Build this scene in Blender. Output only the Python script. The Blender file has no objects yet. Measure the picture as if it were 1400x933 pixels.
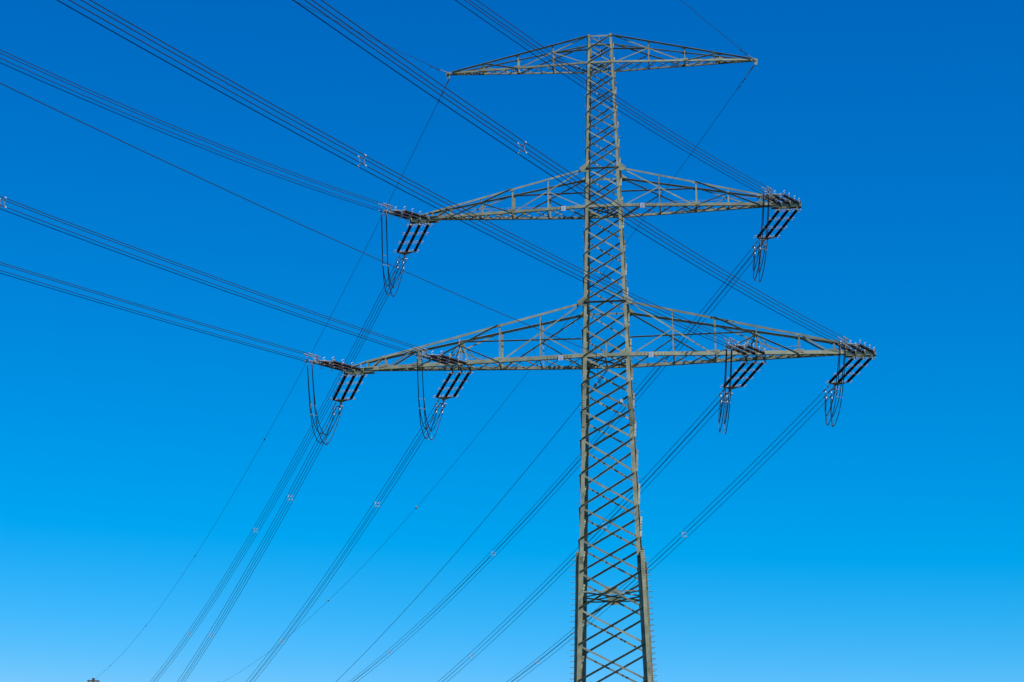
import bpy, math, random
from mathutils import Vector, Matrix, Euler
random.seed(7)
V = Vector
R = math.radians
scene = bpy.context.scene
col = scene.collection

# ------------------------------------------------------------------ camera, sky, sun, exposure
CAM_Z = 1.6
cd = bpy.data.cameras.new('camera'); cam = bpy.data.objects.new('camera', cd); col.objects.link(cam)
cd.sensor_width = 36.0; cd.sensor_fit = 'HORIZONTAL'
cd.lens = 3205.66 / 1400 * 36.0
cd.clip_start = 0.5; cd.clip_end = 20000
PITCH, ROLL = R(16.169), R(0.573)
cam.matrix_world = Matrix.Translation((0, 0, CAM_Z)) @ Matrix.Rotation(math.pi / 2 + PITCH, 4, 'X') @ Matrix.Rotation(-ROLL, 4, 'Z')
scene.camera = cam

SUN_AZ, SUN_EL = 140.2, 50.0          # compass angle clockwise from +Y, elevation
w = bpy.data.worlds.new('World'); scene.world = w; w.use_nodes = True
nt = w.node_tree; nt.nodes.clear()
sky = nt.nodes.new('ShaderNodeTexSky'); sky.sky_type = 'NISHITA'; sky.sun_disc = False
sky.sun_elevation = R(SUN_EL); sky.sun_rotation = R(SUN_AZ); sky.altitude = 600
sky.air_density = 1.0; sky.dust_density = 0.3; sky.ozone_density = 2.0
sep = nt.nodes.new('ShaderNodeSeparateColor'); comb = nt.nodes.new('ShaderNodeCombineColor')
bg = nt.nodes.new('ShaderNodeBackground'); out = nt.nodes.new('ShaderNodeOutputWorld')
nt.links.new(sky.outputs[0], sep.inputs[0])
# deep polarised blue: each channel of the sky gets its own gain and contrast
for ch, (gain, power, sub) in enumerate([(.00117, 6.0, .26), (0.508, 1.47, 0.0), (1.48, 1.0, 0.0)]):
    p = nt.nodes.new('ShaderNodeMath'); p.operation = 'POWER'; p.inputs[1].default_value = power
    m = nt.nodes.new('ShaderNodeMath'); m.operation = 'MULTIPLY_ADD'; m.inputs[1].default_value = gain; m.inputs[2].default_value = -sub
    x = nt.nodes.new('ShaderNodeMath'); x.operation = 'MAXIMUM'; x.inputs[1].default_value = 0
    nt.links.new(sep.outputs[ch], p.inputs[0]); nt.links.new(p.outputs[0], m.inputs[0])
    nt.links.new(m.outputs[0], x.inputs[0]); c_ = nt.nodes.new('ShaderNodeMath'); c_.operation = 'MINIMUM'; c_.inputs[1].default_value = (4.6, 7.8, 9.8)[ch]
    nt.links.new(x.outputs[0], c_.inputs[0]); nt.links.new(c_.outputs[0], comb.inputs[ch])
nt.links.new(comb.outputs[0], bg.inputs['Color']); bg.inputs['Strength'].default_value = 0.10
nt.links.new(bg.outputs[0], out.inputs['Surface'])
sd = bpy.data.lights.new('sun', 'SUN'); sd.energy = 5.0; sd.angle = R(0.5); sd.color = (1.0, 0.95, 0.86)
sun = bpy.data.objects.new('sun', sd); col.objects.link(sun)
sdir = V((math.sin(R(SUN_AZ)) * math.cos(R(SUN_EL)), math.cos(R(SUN_AZ)) * math.cos(R(SUN_EL)), math.sin(R(SUN_EL))))
sun.rotation_euler = (-sdir).to_track_quat('-Z', 'Y').to_euler(); sun.location = (60, -40, 90)
vs = scene.view_settings; vs.view_transform = 'Standard'; vs.look = 'None'; vs.exposure = 0.0; vs.gamma = 1.0
vs.use_curve_mapping = False

# ------------------------------------------------------------------ helpers
class MB:
    """collects shapes and links them as one mesh object"""
    def __init__(s): s.v = []; s.f = []
    def add(s, vs_, fs):
        o = len(s.v); s.v += [tuple(a) for a in vs_]; s.f += [tuple(i + o for i in f) for f in fs]
        return s
    def prism(s, poly0, poly1):
        n = len(poly0)
        return s.add(list(poly0) + list(poly1), [tuple(reversed(range(n))), tuple(range(n, 2 * n))] +
                     [(i, (i + 1) % n, n + (i + 1) % n, n + i) for i in range(n)])
    def angle(s, p0, p1, u, v, a, t=0.014, b=None):
        """rolled L profile, corner on the line p0-p1, flanges along u (width a) and v (width b)"""
        p0, p1, u, v = V(p0), V(p1), V(u), V(v); b = b or a
        ax = (p1 - p0).normalized(); u = (u - ax * u.dot(ax)).normalized(); v = v - ax * v.dot(ax); v = (v - u * v.dot(u)).normalized()
        q = [(0, 0), (a, 0), (a, t), (t, t), (t, b), (0, b)]
        if u.cross(v).dot(ax) < 0: q = q[::-1]
        return s.prism([p0 + u * x + v * y for x, y in q], [p1 + u * x + v * y for x, y in q])
    def bar(s, p0, p1, wd, h, up=(0, 0, 1)):
        p0, p1 = V(p0), V(p1); ax = (p1 - p0).normalized(); up = V(up)
        if abs(ax.dot(up.normalized())) > .98: up = V((0, 1, 0))
        sd_ = ax.cross(up).normalized(); up = sd_.cross(ax)
        q = [(-wd / 2, -h / 2), (wd / 2, -h / 2), (wd / 2, h / 2), (-wd / 2, h / 2)]
        return s.prism([p0 + sd_ * x + up * y for x, y in q], [p1 + sd_ * x + up * y for x, y in q])
    def tube(s, pts, r, n=6, closed=False):
        pts = [V(p) for p in pts]; N = len(pts); o = len(s.v); rs = r if isinstance(r, (list, tuple)) else [r] * N
        ref = None
        for i, p in enumerate(pts):
            a = pts[(i - 1) % N] if (closed or i > 0) else p
            b = pts[(i + 1) % N] if (closed or i < N - 1) else p
            ax = (b - a).normalized()
            if ref is None: ref = ax.cross(V((0, 0, 1))) if abs(ax.z) < .9 else ax.cross(V((1, 0, 0)))
            ref = (ref - ax * ref.dot(ax)).normalized(); bi = ax.cross(ref)
            for k in range(n):
                c = 2 * math.pi * k / n
                s.v.append(tuple(p + (ref * math.cos(c) + bi * math.sin(c)) * rs[i]))
        for i in range(N if closed else N - 1):
            j = (i + 1) % N
            for k in range(n):
                s.f.append((o + i * n + k, o + i * n + (k + 1) % n, o + j * n + (k + 1) % n, o + j * n + k))
        if not closed:
            s.f.append(tuple(o + k for k in reversed(range(n)))); s.f.append(tuple(o + (N - 1) * n + k for k in range(n)))
        return s
    def plate(s, pts, nrm, t):
        """flat plate: outline pts, thickness t centred, along nrm"""
        n = V(nrm).normalized() * t / 2
        return s.prism([V(p) - n for p in pts], [V(p) + n for p in pts])
    def build(s, name, mat, parent=None, smooth=False):
        me = bpy.data.meshes.new(name); me.from_pydata(s.v, [], s.f); me.materials.append(mat); me.update()
        if smooth:
            for p in me.polygons: p.use_smooth = len(p.vertices) == 4
        ob = bpy.data.objects.new(name, me); col.objects.link(ob)
        if parent: ob.parent = parent
        return ob

def tag(o, label=None, cat=None, group=None, kind=None):
    if label: o['label'] = label
    if cat: o['category'] = cat
    if group: o['group'] = group
    if kind: o['kind'] = kind
    return o

def empty(name, M=None):
    o = bpy.data.objects.new(name, None); col.objects.link(o)
    o.empty_display_size = .5
    if M is not None: o.matrix_world = M
    return o

def copy_tree(o, parent=None):
    c = o.copy(); col.objects.link(c); c.parent = parent
    for ch in [x for x in bpy.data.objects if x.parent == o]: copy_tree(ch, c)
    return c

def mat(name, base, rough=.6, metal=0.0, var=0.0, scale=3.0, spec=.4, second=None, bump=0):
    m = bpy.data.materials.new(name); m.use_nodes = True; n = m.node_tree; b = n.nodes['Principled BSDF']
    b.inputs['Base Color'].default_value = (*base, 1); b.inputs['Roughness'].default_value = rough
    b.inputs['Metallic'].default_value = metal; b.inputs['Specular IOR Level'].default_value = spec
    if var or second:
        tc = n.nodes.new('ShaderNodeTexCoord'); no = n.nodes.new('ShaderNodeTexNoise'); no.inputs['Scale'].default_value = scale
        no.inputs['Detail'].default_value = 5; n.links.new(tc.outputs['Object'], no.inputs['Vector'])
        cr = n.nodes.new('ShaderNodeValToRGB'); e = cr.color_ramp.elements
        e[0].position = .32; e[1].position = .68
        e[0].color = (*[c * (1 - var) for c in base], 1)
        e[1].color = (*(second or [c * (1 + var) for c in base]), 1)
        n.links.new(no.outputs['Fac'], cr.inputs[0]); n.links.new(cr.outputs[0], b.inputs['Base Color'])
        if bump:
            bp = n.nodes.new('ShaderNodeBump'); bp.inputs['Strength'].default_value = bump
            n.links.new(no.outputs['Fac'], bp.inputs['Height']); n.links.new(bp.outputs[0], b.inputs['Normal'])
    return m

STEEL = mat('painted_steel', (.225, .23, .16), .6, 0, .26, 1.7, .3)
_n = STEEL.node_tree; _b = _n.nodes['Principled BSDF']; _oi = _n.nodes.new('ShaderNodeObjectInfo'); _mr = _n.nodes.new('ShaderNodeMapRange')
_mr.inputs['To Min'].default_value = .72; _mr.inputs['To Max'].default_value = 1.28          # every member weathered a little differently
_mx = _n.nodes.new('ShaderNodeVectorMath'); _mx.operation = 'SCALE'; _src = _b.inputs['Base Color'].links[0].from_socket
_n.links.new(_oi.outputs['Random'], _mr.inputs['Value']); _n.links.new(_src, _mx.inputs[0]); _n.links.new(_mr.outputs[0], _mx.inputs['Scale']); _n.links.new(_mx.outputs[0], _b.inputs['Base Color'])
DARK = mat('weathered_steel_dark', (.09, .085, .07), .7, .2, .2, 1)
GALV = mat('galvanised_fitting', (.34, .32, .33), .45, .25, .2, 9, .4)
RING = mat('bright_arcing_ring', (.62, .62, .66), .4, .1)
PORC = mat('brown_porcelain', (.020, .009, .010), .35, 0, .2, 12, .3)
WIRE = mat('weathered_conductor', (.03, .033, .04), .65, 0, .1, .5, .2)
SIGN = mat('enamel_sign', (.38, .40, .46), .5, 0, .2, 9)
SIGNB = mat('sign_blue', (.28, .32, .55), .5)
GRASS = mat('field_grass', (.03, .045, .018), .95, 0, .3, .03, .1, second=(.045, .055, .024))
CONC = mat('concrete', (.35, .34, .32), .85, 0, .12, 4)

# ------------------------------------------------------------------ terrain (below the frame, it lights the undersides)
def ground_z(x, y):
    t = min(1, max(0, (y - 165) / 190)); return -7.49 * t * t * (3 - 2 * t)
g = MB(); xs = [-9000, -3000, -1000, -400] + [-300 + 30 * i for i in range(21)] + [400, 1000, 3000, 9000]
ys = [-9000, -3000, -1000, -400, -200, -100, -40, 0, 40, 80, 120, 150] + [165 + 12 * i for i in range(17)] + [420, 600, 1000, 3000, 12000]
for y in ys:
    for x in xs: g.v.append((x, y, ground_z(x, y)))
nx = len(xs)
for j in range(len(ys) - 1):
    for i in range(nx - 1): g.f.append((j * nx + i, j * nx + i + 1, (j + 1) * nx + i + 1, (j + 1) * nx + i))
tag(g.build('ground', GRASS), 'grassy field below the power line', kind='structure')

# ------------------------------------------------------------------ the tower
TX, TY, YAW = 5.9825, 141.9, 5.2221
Z_LOW, Z_LOWT, Z_MID, Z_MIDT, Z_TOP, Z_APEX = 41.28, 44.92, 51.24, 53.94, 61.24, 63.20
PROFILE = [(0.0, 5.55), (21.03, 4.19), (42.1, 2.83), (63.11, 1.55), (64.0, 1.5)]
def W(z):
    for (a, wa), (b, wb) in zip(PROFILE, PROFILE[1:]):
        if z <= b: return wa + (wb - wa) * (z - a) / (b - a)
    return PROFILE[-1][1]
NODES = [63.20, 62.22, 61.24, 60.14, 59.01, 57.76, 56.56, 55.27, 53.94, 52.60, 51.24, 49.70, 48.12, 46.53, 44.92, 43.12, 41.28, 39.58,
         37.79, 35.96, 33.77, 31.68, 29.67, 27.61, 25.39, 23.19, 20.99, 18.7, 16.2, 13.5, 10.6, 7.4, 3.9, 0.35]
Z_SPLICE = 28.1

def build_tower():
    root = empty('transmission_tower')
    def corner(sx, sy, z): h = W(z) / 2; return V((sx * h, sy * h, z))
    # four legs
    for sx in (-1, 1):
        for sy in (-1, 1):
            leg = MB()
            for z0, z1, a in ((53.9, 63.3, .145), (Z_LOW, 53.9, .19), (Z_SPLICE, Z_LOW, .235)):
                leg.angle(corner(sx, sy, z0), corner(sx, sy, z1), (-sx, 0, 0), (0, -sy, 0), a, .022)
            for z0, z1 in ((0.35, 21.03), (21.03, Z_SPLICE + .5)):
                leg.angle(corner(sx, sy, z0), corner(sx, sy, z1), (-sx, 0, 0), (0, -sy, 0), .235, .026)
                leg.angle(corner(sx, sy, z0) + V((sx * .004, sy * .004, 0)), corner(sx, sy, z1) + V((sx * .004, sy * .004, 0)), (sx, 0, 0), (0, sy, 0), .215, .024, .25)
            lo = leg.build('leg', STEEL, root)
            # step bolts
            for nm, z0, z1, dz, ln, rr in (('lower_step_bolts', 1.5, Z_SPLICE + .4, .345, .20, .021), ('upper_step_bolts', Z_SPLICE + .9, 62.5, .75, .14, .016)):
                m = MB(); z = z0; k = 0
                while z < z1:
                    c = corner(sx, sy, z) + V((sx * (.24 if z < Z_SPLICE + .5 else 0), -sy * .06 if z > Z_SPLICE + .5 else sy * .01, 0))
                    m.tube([c - V((sx * .02, 0, 0)), c + V((sx * ln, 0, 0))], rr, 6)
                    m.tube([c + V((sx * ln, 0, 0)), c + V((sx * (ln + .02), 0, 0))], rr * 1.9, 6)
                    z += dz
                tag(m.build(nm, STEEL, lo), kind='stuff')
            # splice plates with bolt heads on both flanges
            for z0, z1, wd, off in ((27.1, 28.9, .20, .012), (36.75, 38.65, .20, .012)):
                m = MB(); bz = MB()
                for (u, n_) in ((V((-sx, 0, 0)), V((0, sy, 0))), (V((0, -sy, 0)), V((sx, 0, 0)))):
                    sh = .008 if z0 > 30 else .0
                    side = 1 if z0 > 30 else -1
                    a0 = corner(sx, sy, z0) + n_ * (off + sh) + u * (.01 * side if side > 0 else -.03); a1 = corner(sx, sy, z1) + n_ * (off + sh) + u * (.01 * side if side > 0 else -.03)
                    m.plate([a0, a0 + u * wd * side, a1 + u * wd * side, a1], n_, .016)
                    zz = z0 + .08; q = 0
                    while zz < z1 - .05:
                        f = (zz - z0) / (z1 - z0)
                        for e in (.3, .7):
                            c = a0.lerp(a1, f) + u * wd * side * e + n_ * .008
                            bz.tube([c, c + n_ * .028], .022, 6)
                        zz += .15
                so = m.build('splice_plate', STEEL, lo); tag(bz.build('bolt_heads', STEEL, so), kind='stuff')
            b = MB(); c = corner(sx, sy, 0)
            b.prism([c + V((x * .55, y * .55, -1.2)) for x, y in ((-1, -1), (1, -1), (1, 1), (-1, 1))],
                    [c + V((x * .4, y * .4, .32)) for x, y in ((-1, -1), (1, -1), (1, 1), (-1, 1))])
            b.build('footing', CONC, lo)
    # lattice on the four faces
    for k, (n_, r_) in enumerate((((0, -1, 0), (1, 0, 0)), ((0, 1, 0), (-1, 0, 0)), ((-1, 0, 0), (0, -1, 0)), ((1, 0, 0), (0, 1, 0)))):
        n_, r_ = V(n_), V(r_)
        plates = MB(); face = None
        P = lambda sd_, z: r_ * sd_ * W(z) / 2 + n_ * W(z) / 2 + V((0, 0, z))
        # horizontals make the body of the part, diagonals are its sub-parts
        hz = MB()
        for z, a in ((Z_LOW, .2), (Z_LOWT, .11), (Z_MID, .16), (Z_MIDT, .1), (Z_TOP, .11), (Z_APEX, .09)):
            (hz if z == Z_LOW else MB()).angle(P(-1, z) + n_ * .006, P(1, z) + n_ * .006, (0, 0, -1) if z in (Z_LOWT, Z_MIDT, Z_APEX) else (0, 0, 1), n_ if z in (Z_LOWT, Z_MIDT) else -n_, a, .012)
            if z == Z_LOW: face = hz.build('face_lattice', STEEL, root)
            else:
                b_ = MB(); b_.angle(P(-1, z) + n_ * .006, P(1, z) + n_ * .006, (0, 0, -1) if z in (Z_LOWT, Z_MIDT, Z_APEX) else (0, 0, 1), n_ if z in (Z_LOWT, Z_MIDT) else -n_, a, .012).build('horizontal_beam', STEEL, face)
        for i, (zt, zb) in enumerate(zip(NODES, NODES[1:])):
            a = .082 if zt > 54 else (.095 if zt > Z_LOW + 2 else (.115 if zt > 20 else .13))
            lapse = .05
            pr = []
            for s_ in (1, -1):
                p0 = P(-s_, zb) ; p1 = P(s_, zt)
                ax = (p1 - p0).normalized(); m_up = V((0, 0, 1)) - ax * ax.z; m_up = (m_up - n_ * m_up.dot(n_)).normalized()
                p0 = p0 + ax * lapse; p1 = p1 - ax * lapse
                mb = MB()
                if s_ == 1:
                    mb.angle(p0 + m_up * a / 2 + n_ * .004, p1 + m_up * a / 2 + n_ * .004, -m_up, n_, a, .011)
                else:
                    mb.angle(p0 + m_up * a / 2 - n_ * .028, p1 + m_up * a / 2 - n_ * .028, -m_up, -n_, a, .011)
                mb.build('diagonal_brace', STEEL, face)
            # small node plates
            if zt < 61 and i % 1 == 0:
                s0 = .13 if zt > 45 else .19
                for sd_ in (-1, 1):
                    c = P(sd_, zt) - n_ * .026
                    plates.plate([c + V((0, 0, s0)), c - r_ * sd_ * s0 * 1.45 + V((0, 0, s0 * .35)), c - r_ * sd_ * s0 * 1.45 - V((0, 0, s0 * .35)), c - V((0, 0, s0))], n_, .008)
        tag(plates.build('node_plates', STEEL, face), kind='stuff')
        # centre plate and ties in the panel above the lower splice
        zc = 26.47; c = n_ * (W(zc) / 2 - .045) + V((0, 0, zc)); cp = MB()
        o8 = [(-.42, -.14), (-.30, -.24), (.30, -.24), (.42, -.14), (.42, .14), (.30, .24), (-.30, .24), (-.42, .14)]
        cp.plate([c + r_ * x + V((0, 0, y)) for x, y in o8], n_, .012)
        for bx in range(-3, 4):
            for by in (-.12, .12): q = c + r_ * bx * .1 + V((0, 0, by)); cp.tube([q + n_ * .006, q + n_ * .03], .016, 6)
        cp.build('centre_plate', STEEL, face)
        for sd_ in (-1, 1):
            MB().angle(c + r_ * sd_ * .25 - n_ * .01, r_ * sd_ * (W(zc) / 2 - .03) + n_ * (W(zc) / 2 - .055) + V((0, 0, zc)), (0, 0, -1), -n_, .075, .01).build('tie_bar', STEEL, face)
    # horizontal diaphragms
    for z, a in ((26.45, .08), (Z_LOW + .05, .09), (Z_MID + .05, .08), (Z_TOP + .05, .06)):
        h = W(z) / 2 - .05; dm = MB()
        mids = [V((0, -h, z)), V((h, 0, z)), V((0, h, z)), V((-h, 0, z))]
        for i in range(4): dm.angle(mids[i], mids[(i + 1) % 4], (0, 0, -1), -(mids[i] + mids[(i + 1) % 4]).normalized() + V((0, 0, 1e-4)), a, .01)
        dm.angle(V((-h, -h, z + .02)), V((h, h, z + .02)), (0, 0, -1), (1, -1, 0), a, .01)
        dm.angle(V((-h, h, z + .035)), V((h, -h, z + .035)), (0, 0, -1), (1, 1, 0), a, .01)
        dm.build('diaphragm', STEEL, root)

    # crossarms: (bottom z, top z at the body, end of lattice, end of beam, post positions, sub posts, chord size, inner attachment)
    ARMS = [(Z_LOW, Z_LOWT, 15.30, 16.72, [(4.15, 0), (6.75, 1), (9.32, 0), (11.95, 1), (14.1, 1)], .235, .62, 9.3),
            (Z_MID, Z_MIDT, 11.15, 12.52, [(3.55, 0), (5.87, 1), (7.9, 0), (9.93, 1)], .185, .50, None),
            (Z_TOP, Z_APEX, 9.75, 9.95, [(3.1, 0), (5.43, 1), (7.7, 1)], .12, .12, None)]
    for zb, zt, L, LB, posts, ch, hend, inner in ARMS:
        for s in (-1, 1):
            arm = MB()
            wb, wt = W(zb) / 2, W(zt) / 2
            top_arm = zb == Z_TOP
            hb = lambda l: wb + (.13 - wb) * (l - wb) / (L - wb)
            ht = lambda l: wt + (.13 - wt) * (l - wt) / (L - wt)
            tz = lambda l: zt + (zb + hend - zt) * (l - wt) / (L - wt)
            Bp = lambda l, d: V((s * l, d * hb(l), zb))
            Tp = lambda l, d: V((s * l, d * ht(l), tz(l)))
            # the end beam is the body of the part
            if not top_arm:
                for dd in (-1, 1):
                    y0 = dd * .10
                    arm.angle(V((s * (L - .5), y0, zb + .15)), V((s * LB, y0, zb + .15)), (0, 0, -1), (0, dd, 0), .30, .016, .15)
                    arm.angle(V((s * (L - .5), y0 + dd * .002, zb - .16)), V((s * LB, y0 + dd * .002, zb - .16)), (0, 0, 1), (0, dd, 0), .05, .012, .13)
                arm.plate([V((s * LB, y, zb + z)) for y, z in ((-.13, -.17), (.13, -.17), (.13, .17), (-.13, .17))], (1, 0, 0), .014)
            else:
                arm.bar(V((s * (L - .35), 0, zb + .03)), V((s * (LB + .12), 0, zb + .03)), .16, .12)
                arm.plate([V((s * (LB - .1), 0, zb + .2)), V((s * (LB + .22), 0, zb + .12)), V((s * (LB + .18), 0, zb - .3)), V((s * (LB + .02), 0, zb - .25))], (0, 1, 0), .03)
            ao = arm.build('crossarm', STEEL, root)
            for d in (-1, 1):
                MB().angle(Bp(wb - .02, d) + V((0, d * .02, -.01)), Bp(L, d) + V((0, d * .02, -.01)), (0, 0, 1), (0, -d, 0), ch, .018, ch * .8).build('bottom_chord', STEEL, ao)
                if top_arm and d < 0: MB().angle(Tp(wt, d), Tp(L, d), (0, 0, -1), (0, d, 0), .085, .012, .10).build('top_chord', STEEL, ao)
                else: MB().angle(Tp(wt, d), Tp(L, d), (0, 0, -1), (0, -d, 0), ch * .57, .013).build('top_chord', STEEL, ao)
                # posts
                for l, main in posts:
                    a = .10 if main else .07
                    MB().angle(Bp(l, d) + V((0, -d * .02, .03)), Tp(l, d) + V((0, -d * .02, -.03)), (1, 0, 0), (0, -d, 0), a if not top_arm else .07, .01).build('post', STEEL, ao)
                if hend > .3:
                    MB().angle(Bp(L - .06, d) + V((0, -d * .02, .03)), Tp(L - .06, d) + V((0, -d * .02, 0)), (-s, 0, 0), (0, -d, 0), .1, .012).build('post', STEEL, ao)
                # diagonals in the sloping faces
                def dg(p, q, out_, a):
                    ax = (q - p).normalized(); n0 = V((0, d, 0)); m_up = V((0, 0, 1)) - ax * ax.z; m_up = (m_up - n0 * m_up.dot(n0)).normalized()
                    v_ = n0 if out_ else -n0; of = n0 * (-.004 if out_ else -.04)
                    MB().angle(p + m_up * a / 2 + of, q + m_up * a / 2 + of, -m_up, v_, a, .01).build('diagonal_brace', STEEL, ao)
                main = [wt] + [l for l, m_ in posts if m_] + [L - .1]
                subs = [l for l, m_ in posts if not m_]
                for i in range(len(main) - 1):
                    l0, l1 = main[i], main[i + 1]
                    inn = [x for x in subs if l0 < x < l1]
                    a = .085 if zb == Z_LOW else .075
                    out_ = (i == 1)
                    if top_arm and i >= 1: p, q = Bp(l0, d), Tp(l1, d)
                    else: p, q = Tp(l0, d), Bp(l1, d)
                    dg(p, q, out_, a)
                    if inn:
                        f = (inn[0] - l0) / (l1 - l0); mid = p.lerp(q, f)
                        dg(Bp(wb if i == 0 else l0, d), mid, out_, a * .8)
                # level tie from the body to the back top chord
                if d == 1:
                    lt = {Z_LOW: 9.32, Z_MID: 5.87, Z_TOP: 3.1}[zb]; zz = tz(lt) - .03
                    MB().angle(V((s * (W(zz) / 2 - .02), d * (W(zz) / 2 - .55), zz)), Tp(lt, d) + V((0, -.03, -.03)), (0, 0, -1), (0, -1, 0), .08, .01).build('level_tie', STEEL, ao)
            # bracing between front and back chords, bottom and top plane
            pl = MB()
            cuts = [wb]; step = 1.32 * (wb / 1.4) ** .5
            while cuts[-1] + step < L - .3: cuts.append(cuts[-1] + step); step *= .93
            cuts.append(L - .1)
            for a_, b_ in zip(cuts, cuts[1:]):
                for d in (-1, 1):
                    dz = .03 if d < 0 else .045
                    pl.angle(Bp(a_, d) + V((0, -d * .05, dz)), Bp(b_, -d) + V((0, d * .05, dz)), (s, 0, 0), (0, 0, 1), .055 if not top_arm else .042, .009)
            pl.build('bottom_plane_bracing', STEEL, ao)
            for i, (l, m_) in enumerate(posts):
                tp_ = MB(); bt_ = MB()
                tp_.angle(Tp(l, -1) + V((0, .03, -.05)), Tp(l, 1) + V((0, -.03, -.05)), (0, 0, -1), (s, 0, 0), .07, .009)
                bt_.angle(Bp(l, -1) + V((0, .03, .065)), Bp(l, 1) + V((0, -.03, .065)), (0, 0, 1), (s, 0, 0), .07, .009)
                tp_.build('cross_strut', STEEL, ao); bt_.build('cross_strut', STEEL, ao)
            # gussets where chords meet the body and at main posts
            gp = lambda *a_: MB().plate(*a_).build('gusset_plate', STEEL, ao)
            for d in (-1, 1):
                if not top_arm:
                    y = d * (wt + .012); c = V((s * wt, y, zt))
                    gp([c + V((-s * .16, 0, .30)), c + V((s * .02, 0, .32)), c + V((s * .42, 0, .02)), c + V((s * .36, 0, -.22)), c + V((-s * .16, 0, -.30))], (0, 1, 0), .012)
                    y = d * (wb + .028); c = V((s * wb, d * (wb - .035), zb))
                    gp([c + V((-s * .62, 0, .2)), c + V((-s * .2, 0, .55)), c + V((s * .03, 0, .55)), c + V((s * .03, 0, .1)), c + V((-s * .6, 0, .1))], (0, 1, 0), .012)
                for l, m_ in posts:
                    if m_:
                        c = Bp(l, d) + V((0, d * .026, ch)); k_ = .32 if zb == Z_LOW else .25
                        gp([c + V((-k_, 0, -.12)), c + V((k_, 0, -.12)), c + V((k_ * .9, 0, .07)), c + V((-k_ * .9, 0, .07))], (0, 1, 0), .01)
                        c = Tp(l, d) + V((0, d * .008, -.07)); gp([c + V((-.16, 0, -.08)), c + V((.16, 0, -.08)), c + V((.16, 0, .06)), c + V((-.16, 0, .06))], (0, 1, 0), .01)
            if not top_arm:
                # brackets carrying the insulator strings
                spots = [LB - .12 - .57 * i for i in range(3)]
                for l in spots:
                    m = MB()
                    for d in (-1, 1):
                        m.plate([V((s * l, d * .10, zb + .22)), V((s * l, d * .30, zb + .12)), V((s * l, d * .34, zb - .10)), V((s * l, d * .24, zb - .26)), V((s * l, d * .13, zb - .16))], (1, 0, 0), .05)
                    m.bar(V((s * l, -.16, zb + .2)), V((s * l, .16, zb + .2)), .06, .04)
                    m.build('string_bracket', STEEL, ao)
                # tie from the top chords to the tip beam
                for d in (-1, 1):
                    MB().angle(Tp(L, d), V((s * (LB - .1), d * .10, zb + .17)), (0, 0, -1), (0, -d, 0), .07, .01).build('tip_tie', STEEL, ao)
                # safety rope along the arm
                r0 = [V((s * l, hb(l) * .55, zb + .62 + .10 * abs(math.sin(l * .9)))) for l in [wb + .1 + i * (posts[3][0] - wb) / 14 for i in range(15)]]
                MB().tube(r0, .014, 5).build('safety_rope', GALV, ao)
                bo = MB()
                for d in (-1, 1):
                    l = wb + .75
                    while l < wb + 2.4:
                        for z_ in (.06, .15): c_ = Bp(l, d) + V((0, d * .02, z_)); bo.tube([c_ - V((0, d * .01, 0)), c_ + V((0, d * .03, 0))], .02, 6)
                        l += .21
                    for l0, m_ in posts:
                        if m_:
                            for q in range(-3, 4): c_ = Bp(l0 + q * .075, d) + V((0, d * .03, ch - .02 + .03 * (q % 2))); bo.tube([c_, c_ + V((0, d * .035, 0))], .018, 6)
                tag(bo.build('bolt_heads', STEEL, ao), kind='stuff')
                # phase sign
                sx_ = s * (wb + (1.35 if s > 0 else 1.4)); sg = MB(); c = V((sx_, -hb(abs(sx_)) - .06, zb - .02))
                sg.plate([c + V((-.15, 0, -.12)), c + V((.15, 0, -.12)), c + V((.15, 0, .2)), c + V((-.15, 0, .2))], (0, 1, 0), .012)
                so = sg.build('phase_sign', SIGN, ao)
                sg = MB(); sg.plate([c + V((-.05, -.009, -.06)), c + V((.05, -.009, -.06)), c + V((.05, -.009, .14)), c + V((-.05, -.009, .14))], (0, 1, 0), .004); sg.build('sign_mark', SIGNB, so)
            if inner:
                node = V((s * 9.32, ht(9.32) - .05, tz(9.32) - .12))
                for j in (-1, 0, 1):
                    l = inner + j * .57; f, b = hb(l), hb(l); m = MB()
                    for d in (-1, 1):
                        y = d * (hb(l) + .03)
                        m.plate([V((s * l, y - d * .12, zb + .34)), V((s * l, y + d * .14, zb + .20)), V((s * l, y + d * .16, zb - .06)), V((s * l, y + d * .04, zb - .20)), V((s * l, y - d * .16, zb - .1))], (1, 0, 0), .06)
                    m.angle(V((s * l, -hb(l) + .05, zb + .27)), V((s * l, hb(l) - .05, zb + .27)), (0, 0, -1), (1, 0, 0), .22, .014, .08)
                    m.build('string_bracket', STEEL, ao)
                for dl, d in ((-1.1, -1), (1.0, -1), (-.57, 1), (.57, 1), (0, -1)):
                    q = Bp(9.32 + dl, d) + V((0, -d * .06, .24))
                    MB().angle(node, q, (1, 0, 0), (0, -1, 0), .06, .009).build('hanger_strut', STEEL, ao)
                MB().plate([node + V((x, -.02, z)) for x, z in ((-.2, .1), (.2, .1), (.22, -.1), (.08, -.3), (-.08, -.3), (-.22, -.1))], (0, 1, 0), .014).build('hanger_plate', STEEL, ao)
    # centre bracket for the telecom cable on the lowest arm level
    h = W(Z_LOW) / 2
    m = MB(); m.bar(V((-.05, -h - .12, Z_LOW - .02)), V((-.05, h + .12, Z_LOW - .02)), .09, .13)
    m.angle(V((-.02, -h, Z_LOW + .15)), V((-.02, -h, Z_LOW + .95)), (1, 0, 0), (0, 1, 0), .08, .01)
    m.plate([V((x - .05, -h - .14, Z_LOW + z)) for x, z in ((-.14, -.1), (.14, -.1), (.1, .24), (-.1, .24))], (0, 1, 0), .03)
    m.build('cable_bracket', STEEL, root)
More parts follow.
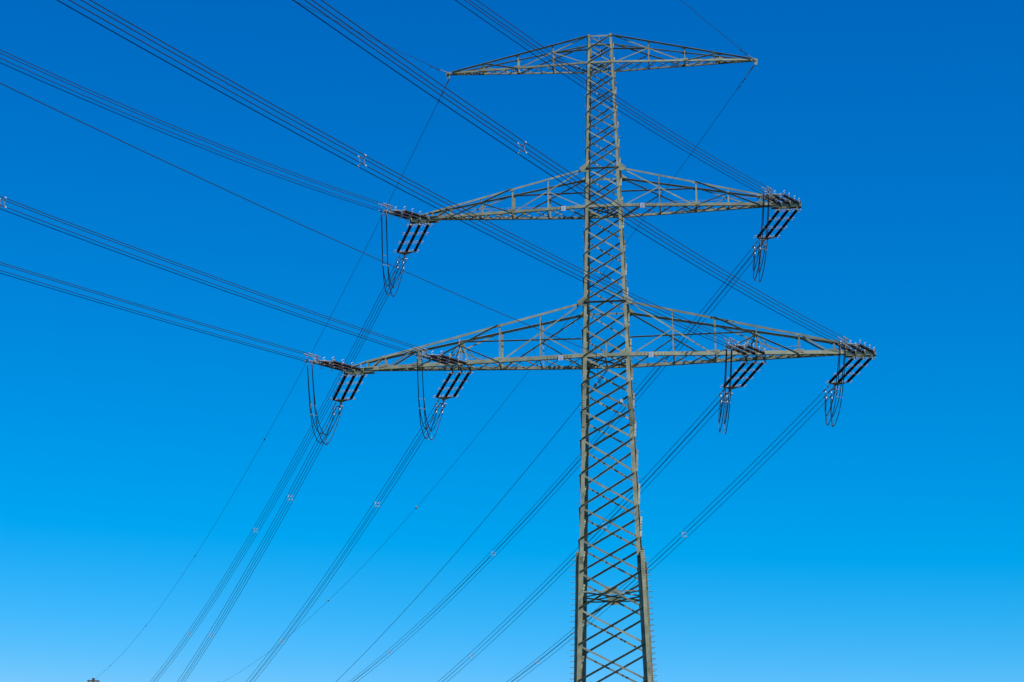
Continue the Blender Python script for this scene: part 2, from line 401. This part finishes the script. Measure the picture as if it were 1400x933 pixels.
    m = MB(); c = V((W(39.0) / 2 - .62, -W(39.0) / 2 - .06, 38.35)); m.plate([c + V((x, 0, z)) for x, z in ((-.1, -.1), (.1, -.1), (.1, .1), (-.1, .1))], (0, 1, 0), .01)
    m.build('number_sign', SIGN, root)
    # rod on the apex
    m = MB(); m.tube([V((-.02, -.35, Z_APEX - 1.1)), V((-.05, -.35, Z_APEX - .3)), V((-.12, -.4, Z_APEX + .12))], .03, 6)
    m.bar(V((-.5, -.36, Z_APEX - .42)), V((.5, -.36, Z_APEX - .55)), .06, .06)
    m.build('apex_bracket', STEEL, root)
    return root

tower = build_tower()
TM = Matrix.Translation((TX, TY, 0)) @ Matrix.Rotation(-R(YAW), 4, 'Z')
tower.matrix_world = TM
tag(tower, 'tall grey-green steel lattice pylon with three crossarms filling the right of the view', 'pylon', 'lattice pylons of the line')

# the next pylon of the line, far off: only its top tip rises into the frame
def merged(root, name):
    vs_, fs = [], []
    def rec(o):
        if o.type == 'MESH' and 'step_bolt' not in o.name and 'bolt_heads' not in o.name:
            k = len(vs_); vs_.extend([tuple(x.co) for x in o.data.vertices]); fs.extend([tuple(i + k for i in p.vertices) for p in o.data.polygons])
        for c in kids.get(o.name, []): rec(c)
    kids = {}
    for o in bpy.data.objects:
        if o.parent: kids.setdefault(o.parent.name, []).append(o)
    rec(root); m = MB(); m.v = vs_; m.f = fs
    for s_ in (-1, 1):      # earth wire peaks standing on the tips of this pylon
        for d in (-1, 1):
            m.bar((s_ * 9.0, 0, Z_TOP), (s_ * 9.95 + d * .8, 0, Z_TOP + 2.6), .09, .09); m.bar((s_ * 9.95, 0, Z_TOP), (s_ * 9.95 + d * .8, 0, Z_TOP + 2.6), .08, .08)
        m.bar((s_ * 9.95 - .95, 0, Z_TOP + 2.62), (s_ * 9.95 + .95, 0, Z_TOP + 2.62), .25, .22); m.tube([(s_ * 9.95, 0, Z_TOP + 2.4), (s_ * 9.95, 0, Z_TOP + 3.05)], .22, 8)
    return m.build(name, DARK)
X2, Y2, YAW2, DZ2 = -57.145, 373.38, -17.297, -10.05
far = merged(tower, 'transmission_tower')
far.matrix_world = Matrix.Translation((X2, Y2, DZ2)) @ Matrix.Rotation(-R(YAW2), 4, 'Z')
tag(far, 'distant pylon whose tip just peeks over the bottom left edge', 'pylon', 'lattice pylons of the line')

# ------------------------------------------------------------------ wires
def at(l, d, z): return TM @ V((l, d, z))
SG = {'L': -1, 'R': 1}
def start(side, k):
    d = -1 if side == 'B' else 1
    if k == 'C': return at(-.05, d * 1.45, Z_LOW - .05)
    s = SG[k[0]]
    if k[1] == 'm': return at(s * 11.85, d * .3, Z_MID - .03)
    if k[1] == 'o': return at(s * 16.03, d * .3, Z_LOW - .03)
    if k[1] == 'i': return at(s * 9.3, d * .72, Z_LOW - .0)
    return at(s * 9.95, 0, Z_TOP - (.28 if side == 'A' else -.05))
ENDS = {"A_Lm": [-69.41, 369.83, 43.45, 7.11], "A_Lo": [-73.2, 368.59, 34.74, 7.47], "A_Li": [-66.91, 370.63, 34.73, 7.21],
        "A_Rm": [-46.95, 376.93, 43.47, 6.93], "A_Ri": [-48.45, 376.13, 33.24, 6.35], "A_Ro": [-42.66, 378.17, 37.08, 8.07],
        "A_Le": [-66.64, 370.42, 53.95, 5.69], "A_Re": [-47.65, 376.3, 53.9, 5.75], "A_C": [-57.37, 373.38, 33.79, 5.31],
        "B_Lo": [-112.65, -95.6, 26.91, 4.29], "B_Li": [-102.7, -98.05, 33.45, 6.03], "B_Lm": [-93.42, -97.08, 51.16, 13.09],
        "B_Ri": [-82.7, -104.65, 32.48, 7.21], "B_Ro": [-75.76, -107.1, 36.52, 8.58], "B_Rm": [-78.34, -105.61, 45.75, 11.33],
        "B_Le": [-104.28, -97.8, 52.53, 9.89], "B_Re": [-85.96, -104.9, 52.45, 7.14], "B_C": [-97.26, -101.35, 32.65, 4.77]}
SPACERS = {'A_Lm': [.2683, .4444], 'A_Lo': [.0973, .2581], 'A_Li': [.1058, .2711], 'A_Rm': [.3046, .4874], 'A_Ri': [.1335, .3021],
           'A_Ro': [.141, .3083], 'B_Ri': [.2153], 'B_Ro': [.2196], 'B_Li': [.1895]}
MARKS = {'A_Le': [.3073, .5051, .7007, .8895], 'A_Re': [.408, .608], 'A_C': [.0113]}
def curve_pt(key, t):
    a = start(*key.split('_')); e = ENDS[key]; b = V(e[:3]); p = a.lerp(b, t); p.z -= 4 * e[3] * t * (1 - t); return p
HB = .2      # half spacing of the quad bundle
HY = {'A': .2, 'B': .158}; HZ = {'A': .2, 'B': .212}
PULL = 6.45  # metres from bracket to the ends of the dead-end clamps

def frame_of(key):
    a = start(*key.split('_')); L = (V(ENDS[key][:3]) - a).length
    p = curve_pt(key, PULL / L); e = (p - a).normalized()
    y = V((0, 0, 1)).cross(e).normalized(); z = e.cross(y)
    M = Matrix((( e.x, y.x, z.x, a.x), (e.y, y.y, z.y, a.y), (e.z, y.z, z.z, a.z), (0, 0, 0, 1)))
    return M, PULL / L

def shed_string(m, x0, x1, y, n=12):
    """long rod with sheds along local x"""
    prof = []; N = 15; L = x1 - x0
    for i in range(N):
        a = x0 + L * i / N; d = L / N
        prof += [(a, .055), (a + d * .25, .055), (a + d * .34, .094), (a + d * .62, .088), (a + d * .9, .055)]
    prof.append((x1, .055)); o = len(m.v)
    for x, r in prof:
        for k in range(n): c = 2 * math.pi * k / n; m.v.append((x, y(x) + r * math.cos(c), r * math.sin(c)))
    for i in range(len(prof) - 1):
        for k in range(n): m.f.append((o + i * n + k, o + i * n + (k + 1) % n, o + (i + 1) * n + (k + 1) % n, o + (i + 1) * n + k))

def make_set(side):
    """triple tension insulator set, pulling along local +x from the bracket line"""
    M, _ = frame_of(side + '_Lm'); arm = (TM.to_3x3() @ V((1, 0, 0))); la = M.to_3x3().inverted() @ arm
    root = empty('insulator_set')
    for j in (-1, 0, 1):
        off = la * (.57 * j)
        st = MB(); X = [.44, 1.58, 1.76, 2.88, 3.06, 4.20]
        for a, b in ((X[0], X[1]), (X[2], X[3]), (X[4], X[5])): shed_string(st, a, b, lambda x: 0)
        so = st.build('insulator_string', PORC, root, smooth=True); so.location = off
        MB().tube([(0, 0, 0), (.40, 0, 0)], .028, 6).build('shackle', STEEL, so)
        for i, (x, rr) in enumerate(((.42, 1), (1.67, 1), (2.97, 1), (4.25, 1))):
            cp = MB().tube([(x - .09, 0, 0), (x + .09, 0, 0)], .058, 10); cp.build('end_cap', GALV, so)
            h = MB()
            for s_ in (-1, 1):
                R_ = .125; c = V((x + (.06 if i == 0 else -.0), 0, 0)); lat = V((0, s_ * .19, 0)) if side == 'A' else V((0, s_ * .10, .17 * (1 if s_ > 0 else -.9)))
                ln = lat.normalized(); pts = [c + ln * .04]
                for q in range(11):
                    an = math.pi * (1.0 - q / 10 * 1.72); pts.append(c + lat + V((math.cos(an) * R_ * 1.25 * -1, 0, 0)) + ln * math.sin(an) * R_ * .8)
                h.tube(pts, .0175, 5)
            h.build('arcing_horns', RING, so)
    # triangular yoke, then a cross yoke splitting into the four sub-conductors
    la3 = [V((4.36, 0, 0)) + la * (.57 * j) for j in (-1, 1)]
    y = MB(); y.plate([la3[0] + V((-.05, 0, 0)), la3[1] + V((-.05, 0, 0)), la3[1] + V((.06, 0, 0)), V((4.80, .08, 0)), V((4.80, -.08, 0)), la3[0] + V((.06, 0, 0))], (0, 0, 1), .04)
    y.build('yoke_plate', GALV, root)
    y = MB(); y.tube([(4.75, 0, 0), (4.92, 0, 0)], .05, 8)
    y.plate([V((4.88, 0, -.24)), V((4.88, 0, .24)), V((5.06, 0, .22)), V((5.10, 0, 0)), V((5.06, 0, -.22))], (0, 1, 0), .035)
    y.plate([V((4.96, -.24, .2)), V((4.96, .24, .2)), V((5.08, .22, .2)), V((5.08, -.22, .2))], (0, 0, 1), .03)
    y.plate([V((4.96, -.24, -.2)), V((4.96, .24, -.2)), V((5.08, .22, -.2)), V((5.08, -.22, -.2))], (0, 0, 1), .03)
    y.build('bundle_yoke', GALV, root)
    for yy in (-HY[side], HY[side]):
        for zz in (-HZ[side], HZ[side]):
            m = MB(); m.tube([(5.02, yy, zz), (5.35, yy, zz)], .022, 6); m.tube([(5.35, yy, zz), (5.40, yy, zz), (5.62, yy, zz), (5.66, yy, zz)], [.022, .045, .045, .022], 8)
            m.tube([(5.66, yy, zz), (5.92, yy, zz)], .02, 6); m.build('turnbuckle', GALV, root)
            m = MB(); m.tube([(5.90, yy, zz), (5.95, yy, zz), (6.35, yy, zz), (PULL, yy, zz)], [.025, .05, .045, .022], 8)
            m.tube([(6.0, yy, zz), (6.02, yy, zz - .12), (6.0 , yy, zz - .22)], .028, 6)
            m.build('dead_end_clamp', GALV, root)
    return root

PLACE = {'Lm': 'left end of the middle crossarm', 'Rm': 'right end of the middle crossarm', 'Lo': 'left end of the lowest crossarm',
         'Ro': 'right end of the lowest crossarm', 'Li': 'inner left of the lowest crossarm', 'Ri': 'inner right of the lowest crossarm'}
for side in 'AB':
    proto = make_set(side)
    for i, k in enumerate(('Lo', 'Li', 'Lm', 'Rm', 'Ri', 'Ro')):
        o = proto if i == 0 else copy_tree(proto)
        M, _ = frame_of(side + '_' + k); o.matrix_world = M
        what = 'steep trio of dark insulator strings below the ' if side == 'A' else 'flat trio of insulator strings pulling left off the '
        tag(o, what + PLACE[k], 'insulator set', 'triple insulator strings hanging below the arms' if side == 'A' else 'triple insulator strings pulling towards the left')

def hperp(key):
    a = start(*key.split('_')); e = V(ENDS[key][:3]) - a; return V((0, 0, 1)).cross(e).normalized()

def spacer_mesh():
    """square bundle spacer in local yz, wires at (+-HB, +-HB)"""
    body = MB(); c = [(-HB, -HB), (HB, -HB), (HB, HB), (-HB, HB)]; i_ = [(a * .62, b * .62) for a, b in c]
    for n in range(4):
        a, b = i_[n], i_[(n + 1) % 4]; body.bar((0, *a), (0, *b), .024, .024, (1, 0, 0))
        body.bar((0, *i_[n]), (0, *c[n]), .035, .03, (1, 0, 0))
    return body, c
def place_spacer(parent, P, e, y, proto=[None]):
    z = e.cross(y).normalized(); M = Matrix(((e.x, y.x, z.x, P.x), (e.y, y.y, z.y, P.y), (e.z, y.z, z.z, P.z), (0, 0, 0, 1)))
    if proto[0] is None:
        b, c = spacer_mesh(); s = b.build('spacer', GALV)
        for a in c:
            MB().tube([(-.07, *a), (-.05, *a), (.05, *a), (.07, *a)], [.02, .034, .034, .02], 8).build('wire_clamp', RING, s)
        proto[0] = s
    else: s = copy_tree(proto[0])
    s.parent = parent; s.matrix_world = M
    return s

WIRE_WHERE = {
 'A_Lm': "four wires from the middle crossarm's left end down to the bottom left",
 'A_Lo': "four wires from the lowest crossarm's left end down to the bottom left",
 'A_Li': "four wires from the lowest crossarm's inner left strings down to the bottom left",
 'A_Rm': "four wires from the middle crossarm's right end down left behind the pylon",
 'A_Ri': "four wires from the lowest crossarm's inner right strings down left behind the pylon",
 'A_Ro': "four wires from the lowest crossarm's right end down left behind the pylon",
 'B_Lm': "four wires from the middle crossarm's left end up to the left edge",
 'B_Lo': "four wires from the lowest crossarm's left end to the left edge",
 'B_Li': "four wires from the lowest crossarm's inner left strings to the left edge",
 'B_Rm': "four wires from the middle crossarm's right end up left over the top edge",
 'B_Ri': "four wires from the lowest crossarm's inner right strings up to the top left",
 'B_Ro': "four wires from the lowest crossarm's right end up left over the top edge",
}
WR = .0178
for key in ENDS:
    side, k = key.split('_')
    if k in ('Le', 'Re', 'C'): continue
    M, t0 = frame_of(key); hp = hperp(key)
    root = empty('conductor_bundle', Matrix.Translation(curve_pt(key, t0)))
    base = root.matrix_world.translation.copy(); y = M.to_3x3() @ V((0, 1, 0)); z = M.to_3x3() @ V((0, 0, 1))
    N = 90
    for a in (-1, 1):
        for b in (-1, 1):
            pts = []
            for i in range(N + 1):
                t = t0 + (1 - t0) * (i / N); f = min(1, i / 6)
                o = (y * a * HY[side] + z * b * HZ[side]) * (1 - f) + (hp * a * HY[side] + V((0, 0, b * HZ[side]))) * f
                # each wire sags very slightly differently
                o.z += .03 * math.sin(a * 1.3 + b * 2.1 + len(key) + t0 * 900) * 4 * t * (1 - t)
                pts.append(curve_pt(key, t) + o - base)
            MB().tube(pts, WR, 5).build('wire', WIRE, root, smooth=True)
    for t in SPACERS.get(key, []) + ([.62, .8] if side == 'A' else [.45, .7]):
        P = curve_pt(key, t); e = (curve_pt(key, t + .002) - P).normalized(); yy = V((0, 0, 1)).cross(e).normalized()
        sp_ = place_spacer(root, P, e, yy)
        if side == 'B': sp_.matrix_world = sp_.matrix_world @ Matrix.Diagonal((1, HY['B'] / HB, HZ['B'] / HB, 1))
    tag(root, WIRE_WHERE[key], 'conductor bundle', 'wire bundles going down to the bottom left' if side == 'A' else 'wire bundles coming from the upper left')

# jumper loops under the arms
JW = {'Lm': 'hanging U-shaped cable loop at the left end of the middle crossarm', 'Rm': 'narrow hanging cable loop at the right end of the middle crossarm',
      'Lo': 'hanging U-shaped cable loop at the left end of the lowest crossarm', 'Ro': 'narrow hanging cable loop at the right end of the lowest crossarm',
      'Li': 'hanging U-shaped cable loop in front of the left half of the lowest crossarm', 'Ri': 'narrow hanging cable loop in front of the right half of the lowest crossarm'}
for k in JW:
    MA, _ = frame_of('A_' + k); MBm, _ = frame_of('B_' + k)
    dS = {'Lm': .1, 'Rm': .06, 'Lo': 0, 'Ro': -.16, 'Li': -.08, 'Ri': .12}; c0 = MBm @ V((6.02, 0, 0)); root = empty('jumper_loop', Matrix.Translation(c0)); S = 2.85
    ctr = []
    def jp(a, b, t):
        p0 = MBm @ V((6.0, a * HY['B'], b * HZ['B'] - .22)); p1 = MA @ V((6.0, -a * HB, b * HB - .22))
        # stiff cable: leaves downwards, belly near the middle
        sh = 1 - abs(2 * t - 1) ** 2.6
        p = p0.lerp(p1, t); p.z -= (S + dS[k] + .12 * (1 - b) + .05 * a) * sh; p -= (TM.to_3x3() @ V((1, 0, 0))) * .32 * sh * (.4 + t)
        return p
    for a in (-1, 1):
        for b in (-1, 1):
            MB().tube([jp(a, b, i / 40) - c0 for i in range(41)], .026, 6).build('cable', WIRE, root, smooth=True)
    for t in (.22, .70):
        P = (jp(-1, -1, t) + jp(1, 1, t)) / 2; m = MB()
        q = [jp(-1, -1, t), jp(1, -1, t), jp(1, 1, t), jp(-1, 1, t)]
        for n in range(4):
            m.bar(q[n] - c0, q[(n + 1) % 4] - c0, .022, .022)
            m.tube([q[n] - c0 + V((0, 0, -.06)), q[n] - c0 + V((0, 0, .06))], .036, 8)
        m.build('spacer', GALV, root)
    tag(root, JW[k], 'jumper loop', 'jumper loops under the crossarms')

# single wires: two earth wires and the telecom cable
SW = {'A_Le': ('earth_wire', 'thin wire from the top crossarm\'s left tip down to the bottom left corner'),
      'A_Re': ('earth_wire', 'thin wire from the top crossarm\'s right tip down left behind the mast'),
      'B_Le': ('earth_wire', 'thin wire rising left from the left tip of the top crossarm'),
      'B_Re': ('earth_wire', 'thin wire rising left from the right tip of the top crossarm'),
      'A_C': ('telecom_cable', 'single cable from the mast at the lowest crossarm falling left to the bottom edge'),
      'B_C': ('telecom_cable', 'single cable from the left edge to the mast at the lowest crossarm')}
for key, (nm, lab) in SW.items():
    a = start(*key.split('_')); root = empty(nm, Matrix.Translation(a)); tl = .004
    MB().tube([curve_pt(key, tl + (1 - tl) * i / 110) - a for i in range(111)], .0145 if nm == 'earth_wire' else .0185, 5).build('wire', WIRE, root, smooth=True)
    L = (V(ENDS[key][:3]) - a).length
    m = MB(); m.tube([V((0, 0, 0)), curve_pt(key, .35 / L) - a, curve_pt(key, .8 / L) - a, curve_pt(key, 1.5 / L) - a], [.03, .045, .035, .018], 7)
    if key[-1] == 'e': m.tube([at(SG[key[2]] * 9.98, 0, Z_TOP - .12) - a, V((0, 0, 0))], .04, 6)
    m.build('end_clamp', GALV, root)
    for t in (1.9 / L, 2.9 / L):     # vibration dampers
        P = curve_pt(key, t); e = (curve_pt(key, t + .001) - P).normalized(); m = MB()
        m.tube([P - a, P - a - V((0, 0, .09))], .018, 5); m.tube([P - a - V((0, 0, .09)) - e * .2, P - a - V((0, 0, .09)) + e * .2], .008, 5)
        for s_ in (-1, 1): m.tube([P - a - V((0, 0, .09)) + e * .14 * s_, P - a - V((0, 0, .09)) + e * .24 * s_], .03, 6)
        m.build('vibration_damper', WIRE, root)
    for t in MARKS.get(key, []):
        P = curve_pt(key, t) - a; e = (curve_pt(key, t + .001) - a - P).normalized()
        r_ = .10 if key != 'A_Le' else .055; m = MB(); m.tube([P - e * .22, P - e * .16, P + e * .16, P + e * .22], [.02, r_, r_, .02], 8)
        m.build('wire_marker', GALV if key != 'A_Le' else WIRE, root)
    tag(root, lab, 'earth wire' if nm == 'earth_wire' else 'telecom cable', 'single wires of the line')
# short jumper of the telecom cable under the mast bracket
p0, p1 = curve_pt('B_C', .006), curve_pt('A_C', .006); a = p0.copy(); m = MB(); pts = []
for i in range(21):
    t = i / 20; p = p0.lerp(p1, t); p.z -= 1.0 * (1 - (2 * t - 1) ** 2); pts.append(p - a)
m.tube(pts, .016, 6); jo = m.build('telecom_jumper', WIRE); jo.location = a
tag(jo, 'short slack cable loop under the mast bracket at the lowest crossarm', 'cable')
